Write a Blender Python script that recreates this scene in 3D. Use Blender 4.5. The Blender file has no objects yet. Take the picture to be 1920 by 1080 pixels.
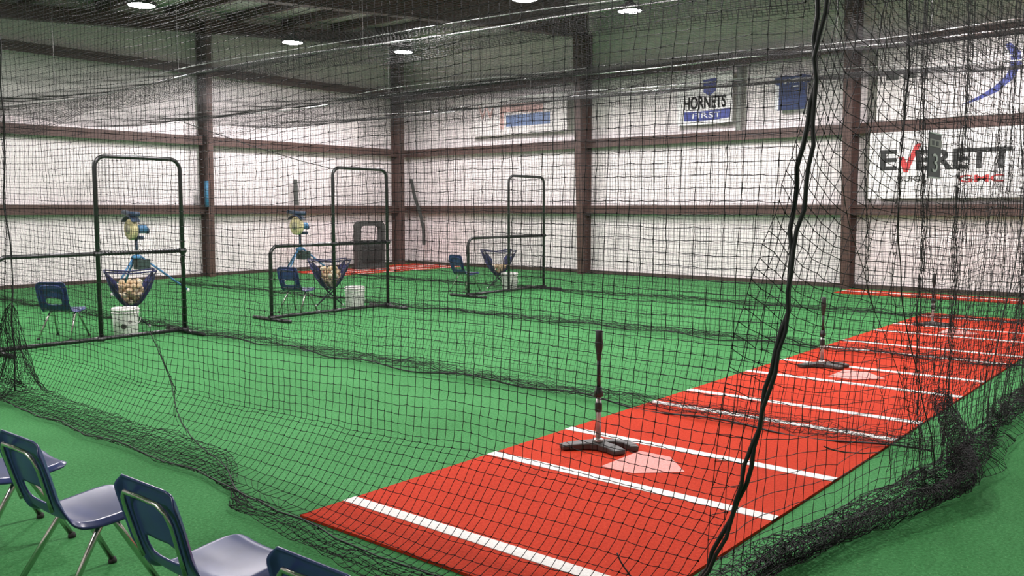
import bpy, math, random
import numpy as np
from mathutils import Vector, Matrix

random.seed(7)
rng = np.random.default_rng(11)
SC = bpy.context.scene
COL = SC.collection

# ------------------------------------------------------------------ camera, world, exposure
CAM_H = 1.53
FPX = 1665.98
cam_d = bpy.data.cameras.new('camera')
cam_d.sensor_width = 36.0
cam_d.lens = FPX * 36.0 / 1920.0
cam_d.clip_start = 0.05
cam_d.clip_end = 200
cam = bpy.data.objects.new('camera', cam_d)
COL.objects.link(cam)
PITCH = math.atan(149 / FPX)
_x = Vector((1385, 149, -FPX)).normalized()          # the cage row direction seen from the camera
_up = Vector((0, math.cos(PITCH), math.sin(PITCH)))
_y = _up.cross(_x)
_R = Matrix((_x, _y, _up)).to_4x4()
cam.matrix_world = Matrix.Translation((0, 0, CAM_H)) @ _R
SC.camera = cam

w = bpy.data.worlds.new('world')
SC.world = w
w.use_nodes = True
w.node_tree.nodes['Background'].inputs[0].default_value = (0.5, 0.52, 0.55, 1)
w.node_tree.nodes['Background'].inputs[1].default_value = 0.05
SC.view_settings.view_transform = 'Standard'
SC.view_settings.look = 'None'
SC.view_settings.exposure = 0.0
SC.view_settings.gamma = 1.0
SC.view_settings.use_curve_mapping = False
LAMP_W = 560.0

# ------------------------------------------------------------------ materials
MATS = {}


def mat(name, col, rough=0.6, metal=0.0, spec=0.5, emit=None, noise=None, bump=None, coat=0.0):
    """noise=(scale, amount) varies the colour, bump=(scale, strength, distance)."""
    m = bpy.data.materials.new(name)
    m.use_nodes = True
    nt = m.node_tree
    b = nt.nodes['Principled BSDF']
    b.inputs['Base Color'].default_value = (*col, 1)
    b.inputs['Roughness'].default_value = rough
    b.inputs['Metallic'].default_value = metal
    b.inputs['Specular IOR Level'].default_value = spec
    b.inputs['Coat Weight'].default_value = coat
    if emit:
        b.inputs['Emission Color'].default_value = (*emit[0], 1)
        b.inputs['Emission Strength'].default_value = emit[1]
    if noise or bump:
        tc = nt.nodes.new('ShaderNodeTexCoord')
    if noise:
        n = nt.nodes.new('ShaderNodeTexNoise')
        n.inputs['Scale'].default_value = noise[0]
        n.inputs['Detail'].default_value = 5
        nt.links.new(tc.outputs['Object'], n.inputs['Vector'])
        r = nt.nodes.new('ShaderNodeValToRGB')
        k = noise[1]
        r.color_ramp.elements[0].position = 0.3
        r.color_ramp.elements[1].position = 0.7
        r.color_ramp.elements[0].color = (*[c * (1 - k) for c in col], 1)
        r.color_ramp.elements[1].color = (*[min(1, c * (1 + k)) for c in col], 1)
        nt.links.new(n.outputs['Fac'], r.inputs['Fac'])
        nt.links.new(r.outputs['Color'], b.inputs['Base Color'])
    if bump:
        n2 = nt.nodes.new('ShaderNodeTexNoise')
        n2.inputs['Scale'].default_value = bump[0]
        n2.inputs['Detail'].default_value = 4
        nt.links.new(tc.outputs['Object'], n2.inputs['Vector'])
        bp = nt.nodes.new('ShaderNodeBump')
        bp.inputs['Strength'].default_value = bump[1]
        bp.inputs['Distance'].default_value = bump[2]
        nt.links.new(n2.outputs['Fac'], bp.inputs['Height'])
        nt.links.new(bp.outputs['Normal'], b.inputs['Normal'])
    MATS[name] = m
    return m


def turf(name, dark, mid, light, sparkle):
    """short pile: fine two-scale colour noise, rough relief and a few pale blades."""
    m = bpy.data.materials.new(name)
    m.use_nodes = True
    nt = m.node_tree
    b = nt.nodes['Principled BSDF']
    b.inputs['Roughness'].default_value = 0.8
    b.inputs['Specular IOR Level'].default_value = 0.08
    tc = nt.nodes.new('ShaderNodeTexCoord')
    n1 = nt.nodes.new('ShaderNodeTexNoise')
    n1.inputs['Scale'].default_value = 60
    n1.inputs['Detail'].default_value = 6
    n1.inputs['Roughness'].default_value = 0.75
    nt.links.new(tc.outputs['Object'], n1.inputs['Vector'])
    n3 = nt.nodes.new('ShaderNodeTexNoise')
    n3.inputs['Scale'].default_value = 1.1
    n3.inputs['Detail'].default_value = 3
    nt.links.new(tc.outputs['Object'], n3.inputs['Vector'])
    mx0 = nt.nodes.new('ShaderNodeMath')
    mx0.operation = 'MULTIPLY_ADD'
    mx0.inputs[1].default_value = 0.22
    nt.links.new(n3.outputs['Fac'], mx0.inputs[0])
    mul = nt.nodes.new('ShaderNodeMath')
    mul.operation = 'MULTIPLY'
    mul.inputs[1].default_value = 0.78
    nt.links.new(n1.outputs['Fac'], mul.inputs[0])
    nt.links.new(mul.outputs[0], mx0.inputs[2])
    r = nt.nodes.new('ShaderNodeValToRGB')
    r.color_ramp.elements[0].position = 0.34
    r.color_ramp.elements[0].color = (*dark, 1)
    r.color_ramp.elements[1].position = 0.66
    r.color_ramp.elements[1].color = (*light, 1)
    e = r.color_ramp.elements.new(0.5)
    e.color = (*mid, 1)
    nt.links.new(mx0.outputs[0], r.inputs['Fac'])
    n2 = nt.nodes.new('ShaderNodeTexNoise')
    n2.inputs['Scale'].default_value = 160
    n2.inputs['Detail'].default_value = 2
    nt.links.new(tc.outputs['Object'], n2.inputs['Vector'])
    gt = nt.nodes.new('ShaderNodeMath')
    gt.operation = 'GREATER_THAN'
    gt.inputs[1].default_value = 0.70
    nt.links.new(n2.outputs['Fac'], gt.inputs[0])
    mx = nt.nodes.new('ShaderNodeMix')
    mx.data_type = 'RGBA'
    mx.inputs[7].default_value = (*sparkle, 1)
    nt.links.new(gt.outputs[0], mx.inputs[0])
    nt.links.new(r.outputs['Color'], mx.inputs[6])
    nt.links.new(mx.outputs[2], b.inputs['Base Color'])
    bp = nt.nodes.new('ShaderNodeBump')
    bp.inputs['Strength'].default_value = 0.5
    bp.inputs['Distance'].default_value = 0.01
    nt.links.new(n1.outputs['Fac'], bp.inputs['Height'])
    nt.links.new(bp.outputs['Normal'], b.inputs['Normal'])
    MATS[name] = m


turf('turf_green', (0.026, 0.125, 0.034), (0.050, 0.210, 0.064), (0.085, 0.30, 0.105), (0.27, 0.48, 0.22))
turf('turf_red', (0.36, 0.025, 0.009), (0.46, 0.036, 0.013), (0.54, 0.050, 0.019), (0.62, 0.09, 0.04))
turf('turf_white', (0.66, 0.64, 0.60), (0.78, 0.76, 0.73), (0.86, 0.85, 0.82), (0.9, 0.9, 0.88))
turf('turf_plate', (0.62, 0.25, 0.22), (0.72, 0.33, 0.30), (0.80, 0.42, 0.38), (0.85, 0.5, 0.45))
mat('vinyl_wall', (0.82, 0.752, 0.752), 0.55, noise=(1.6, 0.03), bump=(1.4, 0.25, 0.03))
mat('vinyl_roof', (0.55, 0.56, 0.55), 0.6, noise=(1.2, 0.06), bump=(1.5, 0.4, 0.05))
mat('red_steel', (0.082, 0.043, 0.035), 0.5, noise=(3, 0.15))
mat('base_steel', (0.060, 0.038, 0.030), 0.6, noise=(3, 0.15))
mat('grey_steel', (0.15, 0.16, 0.14), 0.5)
mat('net_twine', (0.009, 0.009, 0.009), 0.6, spec=0.22)
mat('net_rope', (0.010, 0.010, 0.011), 0.6)
mat('steel_cable', (0.75, 0.75, 0.74), 0.3, metal=0.55)
mat('black_tube', (0.012, 0.013, 0.013), 0.28, spec=0.6)
mat('navy_plastic', (0.030, 0.046, 0.150), 0.30, spec=0.5, noise=(18, 0.06), bump=(220, 0.05, 0.001))
mat('chrome_tube', (0.62, 0.60, 0.56), 0.22, metal=1.0)
mat('rubber_foot', (0.02, 0.018, 0.016), 0.7)
mat('black_rubber', (0.022, 0.021, 0.021), 0.55, bump=(60, 0.1, 0.002))
mat('dark_grey_rubber', (0.050, 0.047, 0.044), 0.5)
mat('tee_silver', (0.50, 0.46, 0.45), 0.35, metal=0.6)
mat('pail_white', (0.78, 0.76, 0.73), 0.4, noise=(6, 0.05))
mat('pail_print', (0.07, 0.06, 0.06), 0.5)
mat('pail_print_grey', (0.25, 0.24, 0.23), 0.5)
mat('pale_wire', (0.55, 0.55, 0.53), 0.4, metal=0.6)
mat('ball_leather', (0.62, 0.46, 0.28), 0.65, noise=(9, 0.3))
mat('ball_leather_pale', (0.74, 0.64, 0.48), 0.65, noise=(9, 0.2))
mat('ball_seam', (0.40, 0.06, 0.04), 0.7)
mat('hopper_cloth', (0.028, 0.030, 0.100), 0.8, noise=(12, 0.25))
mat('hopper_frame', (0.018, 0.022, 0.035), 0.4)
mat('machine_blue', (0.055, 0.19, 0.36), 0.4, noise=(8, 0.1))
mat('machine_navy', (0.022, 0.045, 0.085), 0.45)
mat('machine_box', (0.030, 0.055, 0.050), 0.5)
mat('wheel_cream', (0.70, 0.60, 0.34), 0.55, noise=(10, 0.18))
mat('wheel_hub', (0.34, 0.32, 0.22), 0.5)
mat('foot_white', (0.72, 0.72, 0.70), 0.5)
mat('charcoal_pad', (0.045, 0.047, 0.045), 0.7, noise=(8, 0.2))
mat('charcoal_pocket', (0.022, 0.024, 0.023), 0.8)
mat('strap_dark', (0.060, 0.065, 0.060), 0.6)
mat('noodle_blue', (0.035, 0.17, 0.30), 0.6)
mat('banner_white', (0.80, 0.78, 0.77), 0.5, noise=(2, 0.02))
mat('banner_faded', (0.70, 0.655, 0.645), 0.5, noise=(3, 0.03))
mat('ink_black', (0.020, 0.021, 0.020), 0.5)
mat('ink_red', (0.55, 0.045, 0.045), 0.5)
mat('ink_red_pale', (0.60, 0.38, 0.35), 0.5)
mat('ink_blue', (0.040, 0.055, 0.24), 0.5)
mat('ink_blue_pale', (0.13, 0.19, 0.35), 0.5)
mat('ink_white', (0.78, 0.78, 0.79), 0.5)
mat('jersey_blue', (0.030, 0.048, 0.135), 0.75, noise=(6, 0.12))
mat('placard_slate', (0.085, 0.088, 0.105), 0.5)
mat('placard_band', (0.42, 0.41, 0.40), 0.5)
mat('placard_digit', (0.85, 0.86, 0.87), 0.5)
mat('lamp_housing', (0.03, 0.03, 0.032), 0.5)
mat('lamp_lens', (0.9, 0.9, 0.9), 0.3, emit=((1.0, 0.98, 0.97), 60.0))
mat('thin_wire', (0.13, 0.125, 0.12), 0.5)

# ------------------------------------------------------------------ helpers


def prop(o, label=None, cat=None, group=None, kind=None):
    if label:
        o['label'] = label
    if cat:
        o['category'] = cat
    if group:
        o['group'] = group
    if kind:
        o['kind'] = kind
    return o


def thing(name, label, cat, loc=(0, 0, 0), rotz=0.0, group=None):
    o = bpy.data.objects.new(name, None)
    o.empty_display_size = 0.1
    COL.objects.link(o)
    o.location = loc
    o.rotation_euler = (0, 0, rotz)
    return prop(o, label, cat, group)


def link_mesh(name, me, m, parent=None):
    o = bpy.data.objects.new(name, me)
    if m:
        me.materials.append(MATS[m])
    COL.objects.link(o)
    o.parent = parent
    return o


def dup(root, loc, rotz, label, group=None):
    r = root.copy()
    COL.objects.link(r)
    r.location = loc
    r.rotation_euler = (0, 0, rotz)
    r['label'] = label
    if group:
        r['group'] = group
    for ch in list(root.children):
        c = ch.copy()
        COL.objects.link(c)
        c.parent = r
        for g in list(ch.children):
            d = g.copy()
            COL.objects.link(d)
            d.parent = c
    return r


class MB:
    """collects shapes into one mesh."""

    def __init__(s):
        s.v = []
        s.f = []

    def add(s, vs, fs):
        k = len(s.v)
        s.v += [tuple(map(float, p)) for p in vs]
        s.f += [tuple(i + k for i in f) for f in fs]
        return s

    def box(s, lo, hi):
        x0, y0, z0 = lo
        x1, y1, z1 = hi
        return s.add([(x0, y0, z0), (x1, y0, z0), (x1, y1, z0), (x0, y1, z0), (x0, y0, z1), (x1, y0, z1), (x1, y1, z1), (x0, y1, z1)],
                     [(0, 3, 2, 1), (4, 5, 6, 7), (0, 1, 5, 4), (1, 2, 6, 5), (2, 3, 7, 6), (3, 0, 4, 7)])

    def hexa(s, b, t):
        """b, t: four points each, bottom and top ring."""
        return s.add(list(b) + list(t), [(0, 3, 2, 1), (4, 5, 6, 7), (0, 1, 5, 4), (1, 2, 6, 5), (2, 3, 7, 6), (3, 0, 4, 7)])

    def tube(s, pts, r, n=8, caps=True, close=False):
        P = [Vector(p) for p in pts]
        m = len(P)
        rs = r if isinstance(r, (list, tuple)) else [r] * m
        vs = []
        T = []
        for i in range(m):
            if close:
                t = P[(i + 1) % m] - P[i - 1]
            else:
                t = P[min(i + 1, m - 1)] - P[max(i - 1, 0)]
            T.append(t.normalized())
        a = T[0].orthogonal().normalized()
        for i in range(m):
            a = (a - T[i] * a.dot(T[i]))
            a = a.normalized() if a.length > 1e-6 else T[i].orthogonal().normalized()
            b = T[i].cross(a)
            for k in range(n):
                q = 2 * math.pi * k / n
                vs.append(P[i] + (a * math.cos(q) + b * math.sin(q)) * rs[i])
        fs = []
        for i in range(m if close else m - 1):
            j = (i + 1) % m
            for k in range(n):
                l = (k + 1) % n
                fs.append((i * n + k, i * n + l, j * n + l, j * n + k))
        if caps and not close:
            fs.append(tuple(range(n - 1, -1, -1)))
            fs.append(tuple((m - 1) * n + k for k in range(n)))
        return s.add(vs, fs)

    def lathe(s, prof, n=24, axis='z', at=(0, 0, 0)):
        vs = []
        for (r, z) in prof:
            for k in range(n):
                q = 2 * math.pi * k / n
                x, y = r * math.cos(q), r * math.sin(q)
                p = (x, y, z) if axis == 'z' else ((z, x, y) if axis == 'x' else (x, z, y))
                vs.append((p[0] + at[0], p[1] + at[1], p[2] + at[2]))
        fs = []
        for i in range(len(prof) - 1):
            for k in range(n):
                l = (k + 1) % n
                fs.append((i * n + k, i * n + l, (i + 1) * n + l, (i + 1) * n + k))
        fs.append(tuple(range(n - 1, -1, -1)))
        fs.append(tuple((len(prof) - 1) * n + k for k in range(n)))
        return s.add(vs, fs)

    def prism(s, poly, n, d):
        """polygon of 3-D points pushed d along direction n."""
        n = Vector(n) * d
        k = len(poly)
        vs = [Vector(p) for p in poly] + [Vector(p) + n for p in poly]
        fs = [tuple(range(k - 1, -1, -1)), tuple(range(k, 2 * k))]
        fs += [(i, (i + 1) % k, k + (i + 1) % k, k + i) for i in range(k)]
        return s.add(vs, fs)

    def obj(s, name, m, parent=None, smooth=False, bevel=0.0):
        me = bpy.data.meshes.new(name)
        me.from_pydata(s.v, [], s.f)
        me.update()
        if smooth:
            me.polygons.foreach_set('use_smooth', [True] * len(me.polygons))
        o = link_mesh(name, me, m, parent)
        if bevel:
            bv = o.modifiers.new('bevel', 'BEVEL')
            bv.width = bevel
            bv.segments = 2
            bv.limit_method = 'ANGLE'
        return o


def arc(c, r, a0, a1, n, f):
    return [f(c[0] + r * math.cos(a0 + (a1 - a0) * i / n), c[1] + r * math.sin(a0 + (a1 - a0) * i / n)) for i in range(n + 1)]


def text_mesh(name, txt, m, parent, origin, right, up, height, width=None, bold=0.0, depth=0.004):
    """flat lettering laid on a surface; right/up are unit vectors, origin the lower left corner."""
    cu = bpy.data.curves.new('lettering', 'FONT')
    cu.body = txt
    cu.size = 1.0
    cu.offset = bold
    cu.extrude = 0.0
    cu.resolution_u = 4
    t = bpy.data.objects.new('lettering', cu)
    COL.objects.link(t)
    dg = bpy.context.evaluated_depsgraph_get()
    dg.update()
    me = bpy.data.meshes.new_from_object(t.evaluated_get(dg))
    bpy.data.objects.remove(t)
    co = np.empty(len(me.vertices) * 3)
    me.vertices.foreach_get('co', co)
    co = co.reshape(-1, 3)
    mn, mx_ = co.min(0), co.max(0)
    sy = height / (mx_[1] - mn[1])
    sx = sy if width is None else width / (mx_[0] - mn[0])
    R, U, O = (np.array(q, float) for q in (right, up, origin))
    N = np.cross(R, U)
    out = O + np.outer((co[:, 0] - mn[0]) * sx, R) + np.outer((co[:, 1] - mn[1]) * sy, U) + N * depth
    me.vertices.foreach_set('co', out.ravel())
    me.update()
    me.name = name
    me.materials.clear()
    return link_mesh(name, me, m, parent)


# ------------------------------------------------------------------ netting


def fast_mesh(name, verts, quads):
    me = bpy.data.meshes.new(name)
    nv, nf = len(verts), len(quads)
    k = quads.shape[1]
    me.vertices.add(nv)
    me.vertices.foreach_set('co', np.ascontiguousarray(verts, dtype=np.float32).ravel())
    me.loops.add(nf * k)
    me.loops.foreach_set('vertex_index', np.ascontiguousarray(quads, dtype=np.int32).ravel())
    me.polygons.add(nf)
    me.polygons.foreach_set('loop_start', np.arange(0, nf * k, k, dtype=np.int32))
    me.polygons.foreach_set('use_smooth', np.ones(nf, dtype=bool))
    me.update(calc_edges=True)
    return me


def tubes(L, r, sides=3):
    """L (m, n, 3): m polylines of n points -> verts, quads."""
    m, n, _ = L.shape
    T = np.gradient(L, axis=1)
    T /= np.linalg.norm(T, axis=2, keepdims=True) + 1e-9
    ref = np.array([0.31, 0.47, 0.83])
    n1 = np.cross(T, ref)
    n1 /= np.linalg.norm(n1, axis=2, keepdims=True) + 1e-9
    n2 = np.cross(T, n1)
    a = np.arange(sides) * 2 * np.pi / sides
    V = L[:, :, None, :] + r * (np.cos(a)[None, None, :, None] * n1[:, :, None, :] + np.sin(a)[None, None, :, None] * n2[:, :, None, :])
    V = V.reshape(-1, 3)
    i, j, k = np.meshgrid(np.arange(m), np.arange(n - 1), np.arange(sides), indexing='ij')
    k2 = (k + 1) % sides
    b = (i * n + j) * sides
    Q = np.stack([b + k, b + k2, b + sides + k2, b + sides + k], -1).reshape(-1, 4)
    return V, Q


def densify(L, sag):
    """one extra point between neighbours, hanging by sag."""
    m, n, _ = L.shape
    out = np.empty((m, 2 * n - 1, 3))
    out[:, ::2] = L
    mid = 0.5 * (L[:, 1:] + L[:, :-1])
    mid[..., 2] -= sag
    out[:, 1::2] = mid
    return out


def net_mesh(name, P, r, knot=0.0, sag=0.0, skip=None):
    """P (nu, nv, 3) knot positions of a square mesh -> twine along both families."""
    A, B = P, P.transpose(1, 0, 2)
    if sag:
        A2, B2 = densify(A, 0.0), densify(B, sag)
        A2[:, 1::2] += rng.normal(0, sag * 0.35, A2[:, 1::2].shape)
    else:
        A2, B2 = A, B
    v1, q1 = tubes(A2, r)
    v2, q2 = tubes(B2, r)
    V = [v1, v2]
    Q = [q1, q2 + len(v1)]
    me_q = np.concatenate(Q)
    verts = np.concatenate(V)
    if knot:
        pts = P.reshape(-1, 3)
        octa = np.array([(1, 0, 0), (0, 1, 0), (-1, 0, 0), (0, -1, 0), (0, 0, 1), (0, 0, -1)], float) * knot
        kv = (pts[:, None, :] + octa[None] * rng.uniform(0.8, 1.25, (len(pts), 1, 1))).reshape(-1, 3)
        f = np.array([(0, 1, 4, 4), (1, 2, 4, 4), (2, 3, 4, 4), (3, 0, 4, 4), (1, 0, 5, 5), (2, 1, 5, 5), (3, 2, 5, 5), (0, 3, 5, 5)])
        # pair the eight triangles into four quads (tip, side, tip, side)
        f = np.array([(4, 0, 5, 1), (4, 1, 5, 2), (4, 2, 5, 3), (4, 3, 5, 0)])
        kq = (np.arange(len(pts))[:, None, None] * 6 + f[None]).reshape(-1, 4) + len(verts)
        verts = np.concatenate([verts, kv])
        me_q = np.concatenate([me_q, kq])
    return fast_mesh(name, verts, me_q)


def wob(a, b, seed, f=1.0):
    """smooth 2-D noise in about -1..1 from a few sines."""
    g = np.random.default_rng(seed)
    s = 0
    for k in range(6):
        fx, fy = g.uniform(-1, 1, 2) * f * (1 + 0.7 * k)
        s = s + np.sin(a * fx + b * fy + g.uniform(0, 6.28)) / (1 + 0.5 * k)
    return s / 2.4


def smooth01(x):
    x = np.clip(x, 0, 1)
    return x * x * (3 - 2 * x)


# ------------------------------------------------------------------ the building
WX, WY = 17.40, 18.20            # inner faces of the two far walls
NX, NY = -7.0, -7.0              # the two walls behind the camera


def roof_z(x):
    return 5.72 + 0.083 * (x - 9.26)


def struct(name, mb, m, label, parent=None, **k):
    o = mb.obj(name, m, parent, **k)
    return prop(o, label, None, None, 'structure')


b = MB().box((NX - 0.2, NY - 0.2, -0.2), (WX + 0.2, WY + 0.2, 0.0))
struct('floor', b, 'turf_green', 'green artificial turf floor of the batting hall')
zt = roof_z(WX) + 0.3
struct('wall_end', MB().hexa([(NX, WY, 0), (WX, WY, 0), (WX, WY + 0.15, 0), (NX, WY + 0.15, 0)],
                              [(NX, WY, roof_z(NX)), (WX, WY, roof_z(WX)), (WX, WY + 0.15, roof_z(WX)), (NX, WY + 0.15, roof_z(NX))]),
       'vinyl_wall', 'white vinyl insulated end wall behind the pitching machines')
struct('wall_side', MB().box((WX, NY, 0), (WX + 0.15, WY + 0.15, roof_z(WX))), 'vinyl_wall', 'white vinyl insulated side wall carrying the banners')
struct('wall_near', MB().box((NX - 0.15, NY, 0), (NX, WY + 0.15, roof_z(NX))), 'vinyl_wall', 'white insulated wall behind the camera')
struct('wall_back', MB().hexa([(NX, NY - 0.15, 0), (WX, NY - 0.15, 0), (WX, NY, 0), (NX, NY, 0)],
                               [(NX, NY - 0.15, roof_z(NX)), (WX, NY - 0.15, roof_z(WX)), (WX, NY, roof_z(WX)), (NX, NY, roof_z(NX))]),
       'vinyl_wall', 'white insulated wall beside the camera')
struct('ceiling', MB().hexa([(NX - 0.1, NY - 0.1, roof_z(NX)), (WX + 0.1, NY - 0.1, roof_z(WX)), (WX + 0.1, WY + 0.1, roof_z(WX)), (NX - 0.1, WY + 0.1, roof_z(NX))],
                             [(NX - 0.1, NY - 0.1, roof_z(NX) + 0.1), (WX + 0.1, NY - 0.1, roof_z(WX) + 0.1), (WX + 0.1, WY + 0.1, roof_z(WX) + 0.1), (NX - 0.1, WY + 0.1, roof_z(NX) + 0.1)]),
       'vinyl_roof', 'dim insulated roof lining above purlins')
struct('baseboard_end', MB().box((NX, WY - 0.05, 0), (WX, WY, 0.07)), 'base_steel', 'dark steel base angle along the end wall')
struct('baseboard_side', MB().box((WX - 0.05, NY, 0), (WX, WY - 0.05, 0.08)), 'base_steel', 'dark steel base angle along the side wall')


def zed(mb, p0, p1, inward, h=0.20, d=0.20, t=0.012):
    """a Z girt: web, top flange at the wall, bottom flange into the room (inward is a unit vector)."""
    p0, p1, n = Vector(p0), Vector(p1), Vector(inward)

    def slab(a0, a1, z0, z1):
        mb.hexa([p0 + n * a0 + Vector((0, 0, z0)), p1 + n * a0 + Vector((0, 0, z0)), p1 + n * a1 + Vector((0, 0, z0)), p0 + n * a1 + Vector((0, 0, z0))],
                [p0 + n * a0 + Vector((0, 0, z1)), p1 + n * a0 + Vector((0, 0, z1)), p1 + n * a1 + Vector((0, 0, z1)), p0 + n * a1 + Vector((0, 0, z1))])
    slab(0.0, d, -t / 2, t / 2)          # horizontal web
    slab(d - t, d, -0.115, 0.080)        # inner face
    slab(d - 0.07, d - t, 0.068, 0.080)  # small return lip
    return mb


gz = (1.524, 3.048, 4.585)
names_h = ('lowest', 'middle', 'highest')
for i, z in enumerate(gz):
    struct('girt_end', zed(MB(), (NX, WY, z), (WX - 0.2, WY, z), (0, -1, 0)), 'red_steel', names_h[i] + ' brown steel girt running along the end wall')
for i, z in enumerate(gz):
    struct('girt_side', zed(MB(), (WX, NY, z), (WX, WY - 0.2, z), (-1, 0, 0)), 'red_steel', names_h[i] + ' brown steel girt running along the side wall')


def i_column(mb, axis, c, wall, d0, d1, z1, fw=0.2, t=0.018):
    """tapered I section; axis 'x' means the depth runs from the wall in -x, c is the place along the wall."""
    def P(a, s, z):
        return (wall - a, c + s, z) if axis == 'x' else (c + s, wall - a, z)

    def plate(a0, a1, A0, A1, s0, s1):
        mb.hexa([P(a0, s0, 0), P(a1, s0, 0), P(a1, s1, 0), P(a0, s1, 0)], [P(A0, s0, z1), P(A1, s0, z1), P(A1, s1, z1), P(A0, s1, z1)])
    plate(d0 - t, d0, d1 - t, d1, -fw / 2, fw / 2)
    plate(0.0, t, 0.0, t, -fw / 2, fw / 2)
    plate(t, d0 - t, t, d1 - t, -t / 3, t / 3)
    return mb


for c, lab in ((12.06, 'tapered brown steel column on the side wall near the corner'), (5.90, 'tapered brown steel column beside the black and red lettered banner'),
               (-0.3, 'tapered brown steel column on the side wall beyond the frame')):
    struct('steel_column', i_column(MB(), 'x', c, WX - 0.01, 0.30, 0.56, 5.55, 0.17), 'red_steel', lab)
for c, lab in ((11.06, 'brown steel column dividing the end wall'), (5.2, 'brown steel column of the end wall at the far left')):
    struct('steel_column', i_column(MB(), 'y', c, WY - 0.01, 0.30, 0.40, roof_z(c) - 0.25, 0.135), 'red_steel', lab)
struct('steel_column', i_column(MB(), 'y', 16.88, WY - 0.01, 0.30, 0.34, roof_z(16.88) - 0.25, 0.19), 'red_steel', 'brown steel column standing in the wall corner')
struct('trim_1', MB().box((WX - 0.20, 8.16, 3.14), (WX - 0.12, 8.26, 4.46)), 'grey_steel', 'grey upright post between two girts left of the blue jersey')


def rafter(y, depth_l, depth_r, x0=NX, x1=WX - 0.1, fw=0.2):
    mb = MB()

    def P(x, s, dz):
        return (x, y + s, roof_z(x) - 0.2 - dz)
    for s0, s1, da, db in ((-fw / 2, fw / 2, None, None),):
        mb.hexa([P(x0, s0, depth_l), P(x1, s0, depth_r), P(x1, s1, depth_r), P(x0, s1, depth_l)],
                [P(x0, s0, depth_l - 0.018), P(x1, s0, depth_r - 0.018), P(x1, s1, depth_r - 0.018), P(x0, s1, depth_l - 0.018)])
        mb.hexa([P(x0, s0, 0.018), P(x1, s0, 0.018), P(x1, s1, 0.018), P(x0, s1, 0.018)], [P(x0, s0, 0), P(x1, s0, 0), P(x1, s1, 0), P(x0, s1, 0)])
    mb.hexa([P(x0, -0.006, depth_l - 0.018), P(x1, -0.006, depth_r - 0.018), P(x1, 0.006, depth_r - 0.018), P(x0, 0.006, depth_l - 0.018)],
            [P(x0, -0.006, 0.018), P(x1, -0.006, 0.018), P(x1, 0.006, 0.018), P(x0, 0.006, 0.018)])
    return mb


struct('roof_rafter', rafter(18.02, 0.28, 0.28), 'red_steel', 'brown rafter along the top of the end wall')
struct('roof_rafter', rafter(12.06, 0.68, 0.72), 'red_steel', 'deep brown rafter meeting the column near the corner')
struct('roof_rafter', rafter(5.90, 0.68, 0.72), 'red_steel', 'deep brown rafter meeting the column by the lettered banner')
struct('roof_rafter', rafter(-0.3, 0.68, 0.72), 'red_steel', 'deep brown rafter above the camera')
k = 0
x = NX + 0.8
while x < WX - 0.3:
    z = roof_z(x)
    mb = MB()
    mb.box((x - 0.006, NY, z - 0.2), (x + 0.006, WY, z))
    mb.box((x, NY, z - 0.2), (x + 0.07, WY, z - 0.188))
    mb.box((x - 0.07, NY, z - 0.012), (x, WY, z - 0.002))
    struct('roof_purlin', mb, 'red_steel', 'brown steel roof purlin under the lining')
    x += 1.5

# ------------------------------------------------------------------ high bay lamps
lamp_me = {}


def high_bay(x, y, z, label):
    t = thing('high_bay_lamp', label, 'lamp', (x, y, z), 0, 'round high bay lamps under the roof')
    if not lamp_me:
        lamp_me['h'] = MB().lathe([(0.05, 0.20), (0.07, 0.16), (0.08, 0.10), (0.20, 0.075), (0.225, 0.05), (0.225, 0.002), (0.206, 0.002)], 24).obj('housing', 'lamp_housing', t, True)
        f = MB()
        for i in range(16):
            a = i * math.pi / 8
            c, s = math.cos(a), math.sin(a)
            f.hexa([(0.06 * c - 0.003 * s, 0.06 * s + 0.003 * c, 0.07), (0.155 * c - 0.003 * s, 0.155 * s + 0.003 * c, 0.06), (0.155 * c + 0.003 * s, 0.155 * s - 0.003 * c, 0.06), (0.06 * c + 0.003 * s, 0.06 * s - 0.003 * c, 0.07)],
                   [(0.06 * c - 0.003 * s, 0.06 * s + 0.003 * c, 0.16), (0.15 * c - 0.003 * s, 0.15 * s + 0.003 * c, 0.10), (0.15 * c + 0.003 * s, 0.15 * s - 0.003 * c, 0.10), (0.06 * c + 0.003 * s, 0.06 * s - 0.003 * c, 0.16)])
        lamp_me['f'] = f.obj('cooling_fins', 'lamp_housing', t)
        lamp_me['l'] = MB().lathe([(0.001, -0.022), (0.14, -0.016), (0.205, 0.002), (0.205, 0.012)], 24).obj('lens', 'lamp_lens', t, True)
    else:
        for q in 'hfl':
            c = lamp_me[q].copy()
            COL.objects.link(c)
            c.parent = t
    MB().tube([(0, 0, 0.2), (0, 0, roof_z(x) - z - 0.19)], 0.004, 5).obj('hanger', 'base_steel', t)
    ld = bpy.data.lights.new('high_bay_light', 'SPOT')
    ld.spot_size = math.radians(179)
    ld.spot_blend = 0.45
    ld.shadow_soft_size = 0.17
    ld.energy = LAMP_W
    ld.color = (1.0, 0.935, 0.955)
    lo = bpy.data.objects.new('high_bay_light', ld)
    COL.objects.link(lo)
    lo.parent = t
    lo.location = (0, 0, -0.20)
    return t


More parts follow.
